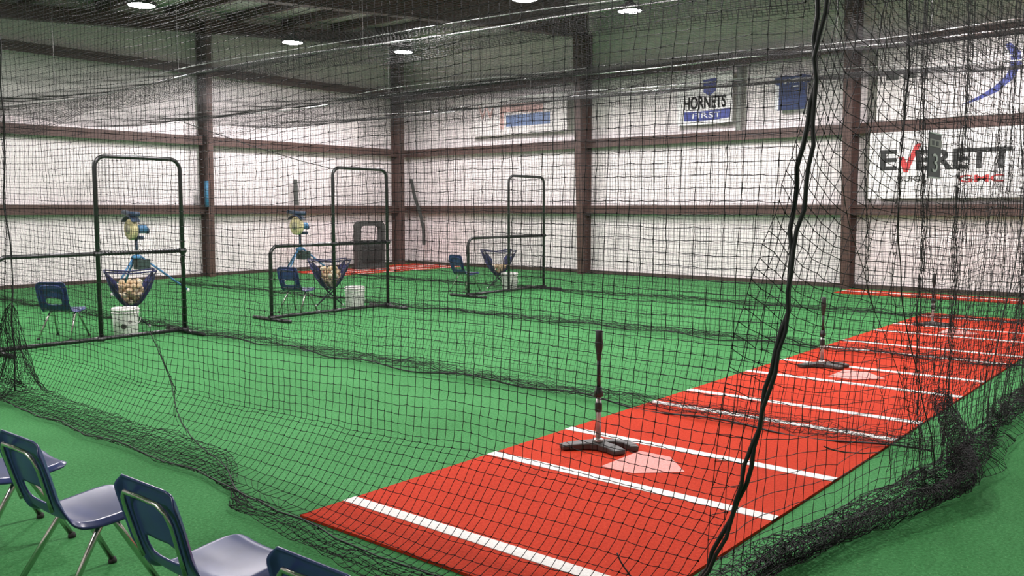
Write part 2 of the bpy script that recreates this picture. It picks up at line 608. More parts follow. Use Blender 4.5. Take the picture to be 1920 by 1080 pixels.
LAMPS = [(7.41, 13.80, 4.75, 'bright round lamp at the upper left, largest of the lit lamps'),
         (11.40, 15.26, 4.90, 'bright round lamp hanging over the second pitching machine'),
         (14.01, 14.74, 5.00, 'small bright round lamp in line with the wall corner'),
         (11.66, 9.38, 4.95, 'bright round lamp cut by the top edge of the picture'),
         (13.71, 8.65, 5.00, 'bright round lamp right of the column near the corner')]
for a in LAMPS:
    high_bay(*a)
for (x, y) in ((15.0, 2.9), (11.8, 3.0), (8.4, 3.1), (7.0, 7.9), (4.8, 3.3), (3.6, 8.1), (3.0, 12.6), (0.2, 12.6),
               (9.5, -3.5), (-3.8, 4.0)):
    high_bay(x, y, 4.82 + 0.03 * (x - 8), 'round high bay lamp outside the picture')

# ------------------------------------------------------------------ red batting strips
SX0, SX1, SY0, SY1 = 2.64, 13.80, 1.71, 3.555
strip = thing('batting_mat', 'long red turf batting strip with white box lines and three home plates', 'turf mat', (SX0, SY0, 0))
MB().box((0, 0, 0.001), (SX1 - SX0, SY1 - SY0, 0.014)).obj('red_turf', 'turf_red', strip)
lw = 0.042
line_me = None
for s in range(3):
    for off in (2.955, 4.09, 4.905, 6.02):
        X = off + 3.66 * s - SX0
        o = MB().box((-lw, 0.0, 0.004), (lw, SY1 - SY0, 0.017)).obj('box_line', 'turf_white', strip) if line_me is None else None
        if o is None:
            o = bpy.data.objects.new('box_line', line_me)
            COL.objects.link(o)
            o.parent = strip
        else:
            line_me = o.data
        o.location = (X, 0, 0)
    cx = 4.497 + 3.66 * s - SX0
    py = 2.43 - SY0
    pl = [(-0.216, 0.432, 0.004), (-0.216, 0.216, 0.004), (0, 0, 0.004), (0.216, 0.216, 0.004), (0.216, 0.432, 0.004)]
    MB().prism([(cx + p[0], py + p[1], p[2]) for p in pl], (0, 0, 1), 0.014).obj('home_plate', 'turf_plate', strip)

far_mat = thing('batting_mat', 'red turf strip with white lines in the far wall corner', 'turf mat', (13.0, 15.9, 0))
MB().box((0, 0, 0.001), (4.2, 1.9, 0.014)).obj('red_turf', 'turf_red', far_mat)
for y0 in (0.05, 0.62, 1.05):
    MB().box((0.0, y0, 0.004), (4.2, y0 + 0.08, 0.017)).obj('box_line', 'turf_white', far_mat)
side_mat = thing('batting_mat', 'narrow red turf strip at the foot of the side wall', 'turf mat', (16.1, -2.0, 0))
MB().box((0, 0, 0.001), (0.85, 7.75, 0.014)).obj('red_turf', 'turf_red', side_mat)
MB().box((0.40, 0.0, 0.004), (0.50, 7.75, 0.017)).obj('box_line', 'turf_white', side_mat)

# ------------------------------------------------------------------ nets
TOP = 3.25
CELL = 0.0445


def rope_path_y(z):
    return np.interp(z, [0.0, 0.18, 0.65, 1.04, 1.42, 1.87, 2.22, 3.3], [1.63, 1.52, 1.36, 1.28, 1.24, 1.20, 1.165, 1.09])


CRZ = [0.015, 0.05, 0.12, 0.23, 0.42, 0.61, 0.72, 0.90]
CRY = [3.70, 4.30, 4.85, 5.25, 5.44, 5.58, 5.66, 5.72]


LOOSE = ([(3.864, 1.40, 0.477), (3.966, 1.40, 0.441), (4.143, 1.40, 0.391), (4.412, 1.40, 0.328), (4.664, 1.40, 0.279)],
         [(2.93, 1.879, 0.154), (2.93, 1.863, 0.124), (2.93, 1.841, 0.10), (2.93, 1.815, 0.076)])


def front_net():
    t = thing('batting_net', 'large black square-mesh net closing the nearest cage, spread across the foreground', 'net', (3.0, 4.3, 0), 0)
    ys = np.arange(0, 7.5, 0.0545)                     # along the net, 0 at the corner rope
    al = np.arange(0, TOP + 0.66, 0.0475)                # down the net
    S, A = np.meshgrid(ys, al, indexing='ij')
    yb = 1.30 + S
    # height and outward run of the skirt
    zk = 0.36
    hang = TOP - zk
    over = np.clip(A - hang, 0, None)
    bx = np.interp(yb, [1.3, 2.6, 3.5, 4.8, 6.9, 8.8], [2.66, 2.50, 2.56, 2.66, 2.72, 2.75]) + 0.03 * wob(yb * 2.2, yb * 0, 5)
    run = 3.0 - bx
    f = np.clip(over / 0.52, 0, 1)
    z = np.where(A < hang, TOP - A, zk * (1 - smooth01(f ** 0.85)) + 0.012)
    X = 3.0 - np.where(A < hang, 0, run * f ** 1.35)
    lie = np.clip(over - 0.52, 0, None)                # last rows double back over the floor
    X = X + lie * (0.80 - 1.12 * smooth01((4.9 - yb) / 1.2)) + np.where(lie > 0, 0.028 * wob(S * 7, A * 16, 4), 0)
    z = z + np.where(lie > 0, 0.010 + 0.016 * np.abs(wob(S * 9, A * 14, 3)), 0)
    # cloth waves
    damp = smooth01((z - 0.02) / 0.5)
    X = X + (0.055 * wob(S * 1.5, A * 0.9, 21) + 0.018 * wob(S * 5, A * 3, 22)) * damp
    lean = rope_path_y(z) - 1.30
    Y = yb + lean * np.exp(-S / 0.9)
    Y = Y + 0.014 * wob(S * 3.0, A * 3.2, 31) + 0.006 * wob(S * 9, A * 9, 32)
    z2 = z + (0.014 * wob(S * 2.6, A * 2.6, 41) + 0.006 * wob(S * 8, A * 8, 42)) * damp
    # rows pulled up towards the left end rope and down between
    z2 = z2 + 0.03 * np.sin(S * 1.1 + 0.4) * damp
    # diagonal crease: columns gather onto it
    yc = np.interp(z, CRZ, CRY)
    d = Y - yc
    g = np.clip((0.85 - z) / 0.4, 0, 1)
    Y = Y - 0.80 * d * np.exp(-(d / 0.17) ** 2) * g
    X = X + 0.06 * np.exp(-(d / 0.10) ** 2) * g * damp
    # left end gather
    ye = 7.74
    d = Y - ye
    Y = Y - 0.75 * d * np.exp(-(d / 0.2) ** 2)
    X = X - 0.05 * np.exp(-(d / 0.16) ** 2)
    P = np.stack([X, Y, np.maximum(z2, 0.006)], -1)
    P += rng.normal(0, 0.0016, P.shape) * (1 + 1.0 * (lie > 0)[..., None])
    base = np.array([3.0, 4.3, 0.0])
    me = net_mesh('netting', P - base, 0.0017, knot=0.0042, sag=0.0022)
    link_mesh('netting', me, 'net_twine', t)
    # corner rope, two strands
    for q, nm in ((0, 0.0), (1, 0.026)):
        pts = []
        for zz in np.linspace(3.25, 0.02, 46):
            sp = nm * (1 if zz > 1.25 else max(0.12, 1 - (1.25 - zz) / 0.25))
            pts.append((3.0 - 3.0 - 0.012 * q + 0.008 * math.sin(zz * 17 + q), rope_path_y(zz) - 4.3 - sp - 0.02 + 0.012 * math.sin(zz * 9 + 2 * q) + 0.006 * math.sin(zz * 31 + q), zz))
        MB().tube(pts, 0.0085 if q == 0 else 0.0075, 6).obj('corner_rope', 'net_rope', t, True)
    # bottom hem rope
    i = int(np.argmin(np.abs(al - (hang + 0.52))))
    MB().tube([tuple(p + np.array([0, 0, 0.006])) for p in (P[::3, i] - base)], 0.0038, 5).obj('hem_rope', 'net_rope', t, True)
    # crease cord
    zc = np.concatenate([np.linspace(0.72, 0.1, 14), np.linspace(0.09, 0.02, 14)])
    cr = []
    for k, zz in enumerate(zc):
        yy = np.interp(zz, CRZ, CRY)
        ii = np.unravel_index(np.argmin((P[..., 1] - yy) ** 2 + (P[..., 2] - zz) ** 2), P.shape[:2])
        cr.append(tuple(P[ii] - base + np.array([-0.006, 0, 0])))
    for _ in range(4):
        cr = [cr[0]] + [tuple((np.array(cr[q_ - 1]) + 2 * np.array(cr[q_]) + np.array(cr[q_ + 1])) / 4) for q_ in range(1, len(cr) - 1)] + [cr[-1]]
    cr = [c for n_, c in enumerate(cr) if n_ == 0 or (Vector(c) - Vector(cr[n_ - 1])).length > 1e-4]
    MB().tube(cr, 0.0032, 5).obj('crease_cord', 'net_rope', t, True)
    # a loose cord end caught in the mesh
    for pts in LOOSE[1:]:
        MB().tube([tuple(np.array(q_) - base) for q_ in pts], 0.0035, 5).obj('loose_cord', 'net_rope', t, True)
    # left end rope
    lp = [(2.95 - 3.0 + 0.01 * math.sin(zz * 7), 7.74 - 4.3 + 0.03 * math.sin(zz * 4 + 1) + 0.012 * math.sin(zz * 13), zz) for zz in np.linspace(3.25, 0.03, 40)]
    MB().tube(lp, 0.006, 5).obj('end_rope', 'net_rope', t, True)
    # heap of spare net at the left end
    u = np.linspace(0, 1, 44)
    v = np.linspace(0, 1, 34)
    U, Vv = np.meshgrid(u, v, indexing='ij')
    hx = 2.76 - 3.0 + 0.46 * (U - 0.35) + 0.05 * wob(U * 8, Vv * 8, 61)
    hy = 7.62 - 4.3 + 0.66 * (Vv - 0.45) + 0.05 * wob(U * 8, Vv * 8, 62)
    hz = 0.015 + np.abs(0.09 * wob(U * 10, Vv * 10, 63)) * np.exp(-((U - 0.45) / 0.42) ** 2) + 0.75 * np.exp(-((U - 0.62) / 0.25) ** 2) * np.exp(-((Vv - 0.4) / 0.35) ** 2)
    H = np.stack([hx, hy, hz], -1) + rng.normal(0, 0.004, (44, 34, 3))
    link_mesh('spare_netting', net_mesh('spare_netting', H, 0.0016, knot=0.003), 'net_twine', t)
    return t


FOLDS = ((4.33, 0.16, 0.88, -0.46), (4.75, 0.10, 0.55, -0.2), (5.55, 0.12, 0.45, 0.06), (6.96, 0.17, 0.88, 0.36), (7.45, 0.16, 0.88, 0.36), (3.72, 0.11, 0.5, -0.78), (8.6, 0.2, 0.6, 0.0), (10.2, 0.2, 0.6, 0.0))


def fold_x(xc, tilt, z):
    return xc + tilt * (np.minimum(z, 1.75) - 1.5) + 0.03 * np.sin(z * 4 + xc * 3) + 0.012 * np.sin(z * 13 + xc)


def back_net():
    t = thing('batting_net', 'crumpled black net hanging behind the home plates, heaped along the floor at right', 'net', (8.5, 1.35, 0), 0)
    xs = np.arange(0, 10.2, 0.050)
    al = np.arange(0, TOP + 1.25, 0.048)
    S, A = np.meshgrid(xs, al, indexing='ij')
    Xb = 3.0 + S + 0.8 * np.minimum(S, 1.0)            # drawn wide beside the corner
    yfloor = np.interp(Xb, [3.0, 3.44, 4.32, 5.36, 5.9, 6.8, 9, 14], [1.55, 1.55, 1.42, 1.28, 1.28, 1.36, 1.34, 1.34])
    z = np.maximum(TOP - A, 0)
    over = np.clip(A - TOP, 0, None)
    ytop = np.where(Xb < 4.5, np.interp(Xb, [3.0, 4.5], [1.10, 1.28]), 1.30)
    k = smooth01(z / 2.2)
    Y = yfloor * (1 - k) + ytop * k
    amp = 0.06 + 0.05 * smooth01((S - 0.5) / 2)
    Y = Y + amp * wob(S * 3.4, A * 0.35, 71) + 0.03 * wob(S * 9, A * 1.6, 72)
    X = Xb + (rope_path_y(z) * 0 + 0.0) + 0.03 * wob(S * 4, A * 1.2, 73) + 0.012 * wob(S * 11, A * 8, 74)
    z2 = z + 0.03 * wob(S * 2.5, A * 2.0, 75) * smooth01(z / 0.4) + 0.010 * wob(S * 10, A * 9, 76) * smooth01(z / 0.3)
    # rows rise steeply towards the corner rope
    z2 = z2 + 0.46 * np.exp(-S / 0.62) * smooth01(z / 0.6) * smooth01((TOP + 0.3 - z) / 0.5)
    # gathered folds
    for xc, wd, st, tilt in FOLDS:
        c = fold_x(xc, tilt, z)
        d = X - c
        X = X - st * d * np.exp(-(d / wd) ** 2)
        Y = Y - 0.05 * np.exp(-(d / wd) ** 2)
    # heap on the floor: the spare length folds into a low roll
    q = over / 1.25
    on = over > 0
    roll = 0.065 + 0.025 * wob(S * 2.1, S * 0, 81)
    ang = q * 15.0 + 2.2 * wob(S * 2.4, A * 3, 82)
    Y = np.where(on, yfloor - 0.06 + roll * np.cos(ang) * 1.3 + 0.05 * wob(S * 8, A * 12, 83), Y)
    z2 = np.where(on, 0.065 + np.abs(roll) * 0.75 * np.sin(ang) + 0.035 * wob(S * 9, A * 13, 84), z2)
    X = X + np.where(on, 0.07 * wob(S * 6, A * 11, 85), 0)
    # outer skirt bulging towards the walkway
    last = smooth01((q - 0.74) / 0.26)
    Y = Y - last * (0.06 + 0.20 * smooth01((S - 0.9) / 0.8)) * (0.85 + 0.35 * wob(S * 2, S * 0, 86))
    z2 = np.where(q > 0.74, z2 * (1 - last) + last * (0.02 + 0.10 * np.sin(np.pi * last)), z2)
    P = np.stack([X, Y, np.maximum(z2, 0.006)], -1) + rng.normal(0, 0.003, S.shape + (3,))
    base = np.array([8.5, 1.35, 0.0])
    link_mesh('netting', net_mesh('netting', P - base, 0.0018, knot=0.0036), 'net_twine', t)
    # a second panel overlapping the first beside the corner
    xs = np.arange(0, 5.4, 0.052)
    al = np.arange(0, TOP - 0.12, 0.050)
    S, A = np.meshgrid(xs, al, indexing='ij')
    z = TOP - 0.02 - A + 0.02 * wob(S * 3, A * 2.4, 175)
    X = 4.35 + S + 0.05 * wob(S * 3, A * 1.0, 171) + 0.02 * wob(S * 9, A * 5, 172)
    for xc, wd, st, tilt in FOLDS[:5]:
        d = X - fold_x(xc + 0.12, tilt, z)
        X = X - 0.8 * st * d * np.exp(-(d / wd) ** 2)
    Y = 1.16 + 0.05 * wob(S * 3.1, A * 0.5, 173) + 0.03 * wob(S * 8, A * 1.5, 174) + 0.10 * smooth01((1.2 - z) / 1.2)
    Q = np.stack([X, Y, z], -1) + rng.normal(0, 0.004, S.shape + (3,))
    link_mesh('overlap_netting', net_mesh('overlap_netting', Q - base, 0.0014, knot=0.0027), 'net_twine', t)
    MB().tube([tuple(np.array(q_) - base) for q_ in LOOSE[0]], 0.0035, 5).obj('loose_cord', 'net_rope', t, True)
    # upright gather cords inside the folds and the cable
    for k, r in ((0, 0.0032), (3, 0.0040), (4, 0.0034), (5, 0.0018)):
        xc, _, _, tilt = FOLDS[k]
        pts = [(float(fold_x(xc, tilt, zz)) - 8.5 + 0.006 * math.sin(zz * 21), 1.24 - 1.35 + 0.03 * math.sin(zz * 3 + xc), zz) for zz in np.linspace(3.2, 0.05, 60)]
        MB().tube(pts, r, 5).obj('gather_cord', 'net_rope', t, True)
    MB().tube([(3.0 - 8.5 + i * 0.5, 1.28 - 1.35, TOP + 0.02 * math.sin(i)) for i in range(23)], 0.007, 6).obj('top_cable', 'steel_cable', t, True)
    return t


def roll_of_net():
    """the thick dark roll of net lying askew at the end of the divider."""
    t = thing('net_roll', 'dense dark roll of gathered net slumped at the near end of the first divider', 'net', (6.15, 1.25, 0), 0)
    n, m = 100, 34
    u = np.linspace(0, 1, n)
    v = np.linspace(0, 1, m)
    U, Vv = np.meshgrid(u, v, indexing='ij')
    kn = [0, 0.18, 0.38, 0.55, 0.75, 1.0]
    cx = np.interp(U, kn, [-0.05, -0.62, -1.18, -1.62, -2.3, -2.85]) + 0.05 * wob(U * 7, U * 0, 95)
    cy = np.interp(U, kn, [0.24, 0.0, -0.16, -0.04, 0.12, 0.22]) + 0.03 * wob(U * 9, U * 0, 96)
    cz = np.interp(U, [0, 0.15, 0.35, 0.5, 1.0], [0.32, 0.20, 0.11, 0.085, 0.06])
    r = np.interp(U, [0, 0.3, 0.5, 1.0], [0.060, 0.085, 0.070, 0.045]) * (1 + 0.35 * wob(U * 12, Vv * 5, 91))
    a = Vv * 5 * math.pi + 1.5 * wob(U * 9, Vv * 4, 92)
    P = np.stack([cx + 0.7 * r * np.cos(a) + 0.03 * wob(U * 24, Vv * 9, 93), cy + r * np.cos(a + 0.5) * 0.9, np.maximum(0.006, cz + r * np.sin(a) * 0.8 + 0.02 * wob(U * 25, Vv * 9, 94))], -1)
    P += rng.normal(0, 0.006, P.shape)
    link_mesh('netting', net_mesh('netting', P[:46], 0.0017, knot=0.003), 'net_twine', t)
    link_mesh('loose_netting', net_mesh('loose_netting', P[45:, ::2], 0.0017, knot=0.003), 'net_twine', t)
    return t


def divider(X0, ztop, y1, label, seed, cell, r, side=-1):
    t = thing('divider_net', label, 'net', (X0, 8.5, 0), 0)
    ys = np.arange(1.42, y1, cell)
    al = np.arange(0, ztop + 0.62, cell)
    S, A = np.meshgrid(ys, al, indexing='ij')
    zt = ztop + 0.04 * np.sin(S * 0.8 + seed) - 0.10 * smooth01((5.0 - S) / 2.5)
    z = np.maximum(zt - A, 0)
    over = np.clip(A - zt, 0, None)
    X = 0.05 * wob(S * 1.1, A * 0.7, seed) * smooth01(A / 0.6) + 0.015 * wob(S * 4, A * 3, seed + 1)
    X = X + side * 0.16 * smooth01((0.5 - z) / 0.5)
    z2 = z + 0.014 * wob(S * 2.5, A * 2.2, seed + 2) * smooth01(z / 0.3)
    Y = S + 0.016 * wob(S * 3.2, A * 3, seed + 3)
    on = over > 0
    w_ = 0.62
    X = np.where(on, side * (0.16 + 0.36 * np.sin(np.pi * np.clip(over / w_, 0, 1) * (0.8 + 0.12 * wob(S * 0.9, S * 0, seed + 4)))) + 0.05 * wob(S * 4, A * 8, seed + 5), X)
    z2 = np.where(on, 0.012 + 0.06 * np.abs(wob(S * 5, A * 10, seed + 6)) + 0.03 * (over / w_), z2)
    P = np.stack([X, Y - 8.5, z2], -1) + rng.normal(0, 0.0025, S.shape + (3,))
    link_mesh('netting', net_mesh('netting', P, r), 'net_twine', t)
    # flap folded over the cable
    fv = np.arange(0, 0.30, cell * 0.48)
    S2, F = np.meshgrid(np.arange(1.42, y1, cell * 0.8), fv, indexing='ij')
    zt2 = ztop + 0.04 * np.sin(S2 * 0.8 + seed) - 0.10 * smooth01((5.0 - S2) / 2.5)
    wid = 0.85 + 0.3 * wob(S2 * 0.8, S2 * 0, seed + 8) + 0.9 * smooth01((S2 - 13.0) / 3.0)
    Xf = -0.05 * np.sin(np.pi * F / 0.30) - 0.03 + 0.012 * wob(S2 * 5, F * 8, seed + 9)
    Zf = zt2 + 0.012 - F * wid - 0.012 * wob(S2 * 4, F * 9, seed + 7)
    link_mesh('top_flap', net_mesh('top_flap', np.stack([Xf, S2 - 8.5, Zf], -1), r * 1.7), 'net_twine', t)
    # cable, hem rope, hangers
    cy = np.linspace(1.3, min(y1, 17.0), 60)
    cz = ztop + 0.04 * np.sin(cy * 0.8 + seed) - 0.10 * smooth01((5.0 - cy) / 2.5) + 0.012
    MB().tube([(0.0, a - 8.5, b_) for a, b_ in zip(cy, cz)], 0.0095, 6).obj('top_cable', 'steel_cable', t, True)
    MB().tube([(-0.03 + 0.01 * math.sin(a * 2), a - 8.5, b_ + 0.075 + 0.02 * math.sin(a * 1.3)) for a, b_ in zip(cy, cz)], 0.005, 5).obj('guide_wire', 'steel_cable', t, True)
    hy = np.linspace(1.42, y1 - 0.05, 150)
    hx = side * (0.20 + 0.34 * (0.5 + 0.5 * wob(hy * 0.9, hy * 0, seed + 4))) + side * 0.04
    MB().tube([(a, c - 8.5, 0.03 + 0.02 * math.sin(c * 5)) for a, c in zip(hx, hy)], 0.007, 5).obj('hem_rope', 'net_rope', t, True)
    for j, c in enumerate((3.6, 7.2, 10.8, 14.4)):
        zz = float(np.interp(c, cy, cz))
        MB().tube([(0, c - 8.5, zz), (0.0, c - 8.5 + 0.02, roof_z(X0) - 0.2)], 0.003, 4).obj('hanger_wire', 'thin_wire', t)
    return t


def roof_net(xa, xb, za, zb, label, seed, cell, r, y1=16.9):
    t = thing('ceiling_net', label, 'net', ((xa + xb) / 2, 9.0, 0), 0)
    us = np.arange(0.0, xb - xa + 0.001, (xb - xa) / max(8, round((xb - xa) / cell)))
    ys = np.arange(1.42, y1, cell)
    U, S = np.meshgrid(us, ys, indexing='ij')
    f = U / (xb - xa)
    z = za + (zb - za) * f - 0.16 * np.sin(np.pi * f) * (1 + 0.3 * wob(S * 0.8, f * 2, seed)) + 0.02 * wob(S * 3, U * 3, seed + 1)
    z = z - 0.10 * smooth01((5.0 - S) / 2.5)
    X = xa + U - (xa + xb) / 2 + 0.012 * wob(S * 3, U * 3, seed + 2)
    P = np.stack([X, S - 9.0 + 0.012 * wob(S * 3, U * 3, seed + 3), z], -1)
    link_mesh('netting', net_mesh('netting', P, r), 'net_twine', t)
    return t


front_net()
back_net()
roll_of_net()
divider(6.27, 3.20, 16.9, 'black divider net between the first and second cage, gathered across the mid floor', 101, 0.048, 0.0015)
divider(9.93, 3.32, 16.9, 'black divider net between the second and third cage', 151, 0.050, 0.0016)
divider(13.60, 3.55, 15.8, 'black divider net beyond the third home plate, farthest of the dividers', 201, 0.056, 0.0018)
roof_net(3.0, 6.27, 3.25, 3.20, 'black net roofing the nearest cage', 301, 0.050, 0.0013)
roof_net(6.27, 9.93, 3.20, 3.32, 'black net roofing the second cage', 331, 0.055, 0.0015)
roof_net(9.93, 13.6, 3.32, 3.55, 'black net roofing the third cage', 361, 0.062, 0.0017)

# ------------------------------------------------------------------ L screens


def l_screen(label):
    t = thing('pitching_screen', label, 'screen', (0, 0, 0), 0, 'L-shaped pitching screens')
    W, MX, LOW, HI, R, r = 2.13, 1.09, 1.02, 2.12, 0.13, 0.024
    f = lambda x_, z_: (x_, 0, z_)
    path = [(0, 0, 0.05)] + arc((R, LOW - R), R, math.pi, math.pi / 2, 8, f) + [(W, 0, LOW)]
    MB().tube(path, r, 10).obj('lower_frame', 'black_tube', t, True)
    path = [(MX, 0, 0.05)] + arc((MX + R, HI - R), R, math.pi, math.pi / 2, 8, f) + arc((W - R, HI - R), R, math.pi / 2, 0, 8, f) + [(W, 0, 0.05)]
    MB().tube(path, r, 10).obj('tall_frame', 'black_tube', t, True)
    MB().tube([(0, 0, 0.05), (W, 0, 0.05)], r, 10).obj('bottom_bar', 'black_tube', t, True)
    for x_ in (0.0, W):
        MB().tube([(x_, -0.42, 0.026), (x_, 0.42, 0.026)], 0.024, 10).obj('foot_bar', 'black_tube', t, True)
    for (x_, z_) in ((0.0, 0.05), (MX, 0.05), (W, 0.05), (MX, LOW), (W, LOW)):
        MB().lathe([(0.031, -0.04), (0.031, 0.04)], 10, 'x', (x_, 0, z_)).obj('clamp', 'black_tube', t)
    # netting laced inside: low wide part, then tall part
    c = 0.0445
    for nm, x0, x1, z0, z1 in (('netting', 0.03, W - 0.03, 0.07, LOW - 0.02), ('netting', MX + 0.03, W - 0.03, LOW + 0.02, HI - 0.03)):
        a = np.linspace(x0, x1, int((x1 - x0) / c))
        b_ = np.linspace(z0, z1, int((z1 - z0) / c))
        A_, B_ = np.meshgrid(a, b_, indexing='ij')
        P = np.stack([A_ + 0.006 * wob(A_ * 9, B_ * 9, 7), 0.05 * np.sin(np.pi * (A_ - x0) / (x1 - x0)) * np.sin(np.pi * (B_ - z0) / (z1 - z0)), B_ + 0.008 * wob(A_ * 9, B_ * 9, 8)], -1)
        link_mesh(nm, net_mesh(nm, P, 0.0016), 'net_twine', t)
    # lacing cord spiralling round the tall frame
    sp = []
    for i in range(170):
        s = i / 169.0
        x_ = MX + s * (W - MX)
        sp.append((x_, 0.029 * math.cos(i * 1.1), LOW + 0.029 * math.sin(i * 1.1)))
    MB().tube(sp, 0.003, 4).obj('lacing', 'net_rope', t)
    return t


s1 = l_screen('black L-shaped pitching screen at left, nearest of the three')
s1.location = (3.66, 10.02, 0)
s2 = dup(s1, (7.18, 10.20, 0), 0, 'black L-shaped pitching screen in the middle cage')
s3 = dup(s1, (11.28, 10.32, 0), 0, 'black L-shaped pitching screen in the third cage, farthest of the three')

# ------------------------------------------------------------------ chairs
PROF = [(0.200, 0.336), (0.196, 0.350), (0.182, 0.358), (0.150, 0.359), (0.10, 0.353), (0.02, 0.343), (-0.06, 0.337), (-0.115, 0.343), (-0.150, 0.366), (-0.170, 0.407), (-0.187, 0.47), (-0.207, 0.545), (-0.228, 0.615), (-0.240, 0.655), (-0.247, 0.677), (-0.250, 0.688)]
HALF = [0.120, 0.150, 0.176, 0.195, 0.204, 0.203, 0.197, 0.188, 0.182, 0.180, 0.183, 0.187, 0.186, 0.178, 0.158, 0.120]


def chair_shell(me_name):
    nu, nv = 41, 73
    seg = [0.0]
    for a, c in zip(PROF[:-1], PROF[1:]):
        seg.append(seg[-1] + math.dist(a, c))
    s = np.array(seg) / seg[-1]
    px, pz, hw = np.array([p[0] for p in PROF]), np.array([p[1] for p in PROF]), np.array(HALF)

    def ev(u, v):
        # smooth sampling: average of nearby linear samples
        def I(arr):
            return sum(np.interp(np.clip(v + d, 0, 1), s, arr) * k for d, k in ((-0.03, 1), (-0.015, 2), (0, 3), (0.015, 2), (0.03, 1))) / 9.0
        xx, zz, h = I(px), I(pz), I(hw)
        e = 0.002
        tx = np.interp(np.clip(v + e, 0, 1), s, px) - np.interp(np.clip(v - e, 0, 1), s, px)
        tz = np.interp(np.clip(v + e, 0, 1), s, pz) - np.interp(np.clip(v - e, 0, 1), s, pz)
        tl = np.hypot(tx, tz) + 1e-9
        nx, nz = -tz / tl, tx / tl           # points down / to the rear
        nx, nz = np.where(v < 0.5, -np.abs(nx) * 0, nx), nz
        y = u * h
        back = smooth01((v - 0.55) / 0.12)
        dish = (1 - u ** 2)
        lip = smooth01((np.abs(u) - 0.86) / 0.14) * 0.022 * smooth01((v - 0.0) / 0.08) * smooth01((1 - v) / 0.08) + smooth01((v - 0.97) / 0.03) * 0.010
        # seat: dished down in the middle, rims turned down; back: hollow, rims turned to the rear
        zz = zz - (1 - back) * (0.012 * dish + lip)
        xx = xx - back * (0.020 * dish * smooth01((1 - v) / 0.22) + lip * 1.1)
        return np.stack([xx, y, zz], -1)
    U, V = np.meshgrid(np.linspace(-1, 1, nu), np.linspace(0, 1, nv), indexing='ij')
    # hole in the lower back
    uc, vc, ru, rv = 0.0, 0.655, 0.52, 0.050
    rho = (np.abs((U - uc) / ru) ** 4 + np.abs((V - vc) / rv) ** 4) ** 0.25
    keep = []
    for i in range(nu - 1):
        for j in range(nv - 1):
            if rho[i:i + 2, j:j + 2].mean() >= 1.0:
                keep.append((i, j))
    used = np.zeros((nu, nv), bool)
    for i, j in keep:
        used[i:i + 2, j:j + 2] = True
    snap = used & (rho < 1.0)
    k = np.where(snap, 1.0 / np.maximum(rho, 1e-3), 1.0)
    U2, V2 = uc + (U - uc) * k, vc + (V - vc) * k
    P = ev(U2, V2).reshape(-1, 3)
    idx = -np.ones(nu * nv, int)
    fl = []
    for i, j in keep:
        fl.append((i * nv + j, (i + 1) * nv + j, (i + 1) * nv + j + 1, i * nv + j + 1))
    F = np.array(fl)
    un = np.unique(F)
    idx[un] = np.arange(len(un))
    return P[un], idx[F]


def make_chair():
    t = thing('plastic_chair', 'chair', 'chair', (0, 0, 0), 0)
    P, F = chair_shell('shell')
    o = link_mesh('seat_shell', fast_mesh('seat_shell', P, F), 'navy_plastic', t)
    so = o.modifiers.new('solid', 'SOLIDIFY')
    so.thickness = 0.007
    so.offset = 0.0
    # raised inverted-U frame moulded on the rear of the back
    f = []
    for a in [(-0.128, 0.40), (-0.135, 0.48), (-0.140, 0.57)]:
        f.append(a)
    f += [(-0.130, 0.612), (-0.10, 0.636), (0.0, 0.642), (0.10, 0.636), (0.130, 0.612), (0.140, 0.57), (0.135, 0.48), (0.128, 0.40)]
    px = lambda z_: float(np.interp(z_, [p[1] for p in PROF[7:]], [p[0] for p in PROF[7:]]))
    pts = [(px(z_) - 0.024 - 0.012 * (1 - (y_ / 0.19) ** 2), y_, z_) for y_, z_ in f]
    MB().tube(pts, 0.0085, 8).obj('back_frame', 'chrome_tube', t, True)
    # two inverted V legs per side
    for s in (-1, 1):
        ap = (0.0, s * 0.145, 0.318)
        for fx, gx in ((0.185, 0.03), (-0.215, -0.03)):
            pts = [(gx * 0.2, s * 0.128, 0.322), (gx, s * 0.150, 0.305), (gx + (fx - gx) * 0.12, s * 0.156, 0.272), (fx, s * 0.195, 0.014)]
            lg = MB().tube(pts, 0.0125, 10).obj('leg', 'chrome_tube', t, True)
            MB().lathe([(0.010, 0.0), (0.017, 0.0), (0.018, 0.010), (0.014, 0.024), (0.008, 0.026)], 12, 'z', (fx, s * 0.195, 0)).obj('glide', 'rubber_foot', lg, True)
    for gx in (-0.045, 0.055):
        MB().tube([(gx, -0.15, 0.318), (gx, 0.15, 0.318)], 0.010, 8).obj('seat_support', 'chrome_tube', t, True)
    return t


ROW = 'navy chairs lined up facing the net'
ch = make_chair()
ch['label'] = 'navy plastic chair in the foreground row, whole seat visible at the bottom centre-left'
ch['group'] = ROW
ch.location = (1.60, 2.60, 0)
dup(ch, (1.59, 3.52, 0), math.radians(1), 'navy plastic chair second from the front of the foreground row, chrome legs in view', ROW)
dup(ch, (1.62, 4.36, 0), math.radians(-3), 'navy plastic chair cut off by the left edge, only its seat front showing', ROW)
dup(ch, (1.55, 1.70, 0), math.radians(0), 'navy plastic chair of which only the backrest top shows at the bottom edge', ROW)
FLD = 'navy chairs behind the pitching screens'
fc = []
fc.append(dup(ch, (4.68, 10.78, 0), math.radians(36), 'navy plastic chair behind the nearest L-shaped screen', FLD))
fc.append(dup(ch, (8.08, 10.80, 0), math.radians(16), 'navy plastic chair behind the middle L-shaped screen', FLD))
fc.append(dup(ch, (12.12, 11.15, 0), math.radians(-6), 'navy plastic chair behind the farthest L-shaped screen', FLD))
rib = None
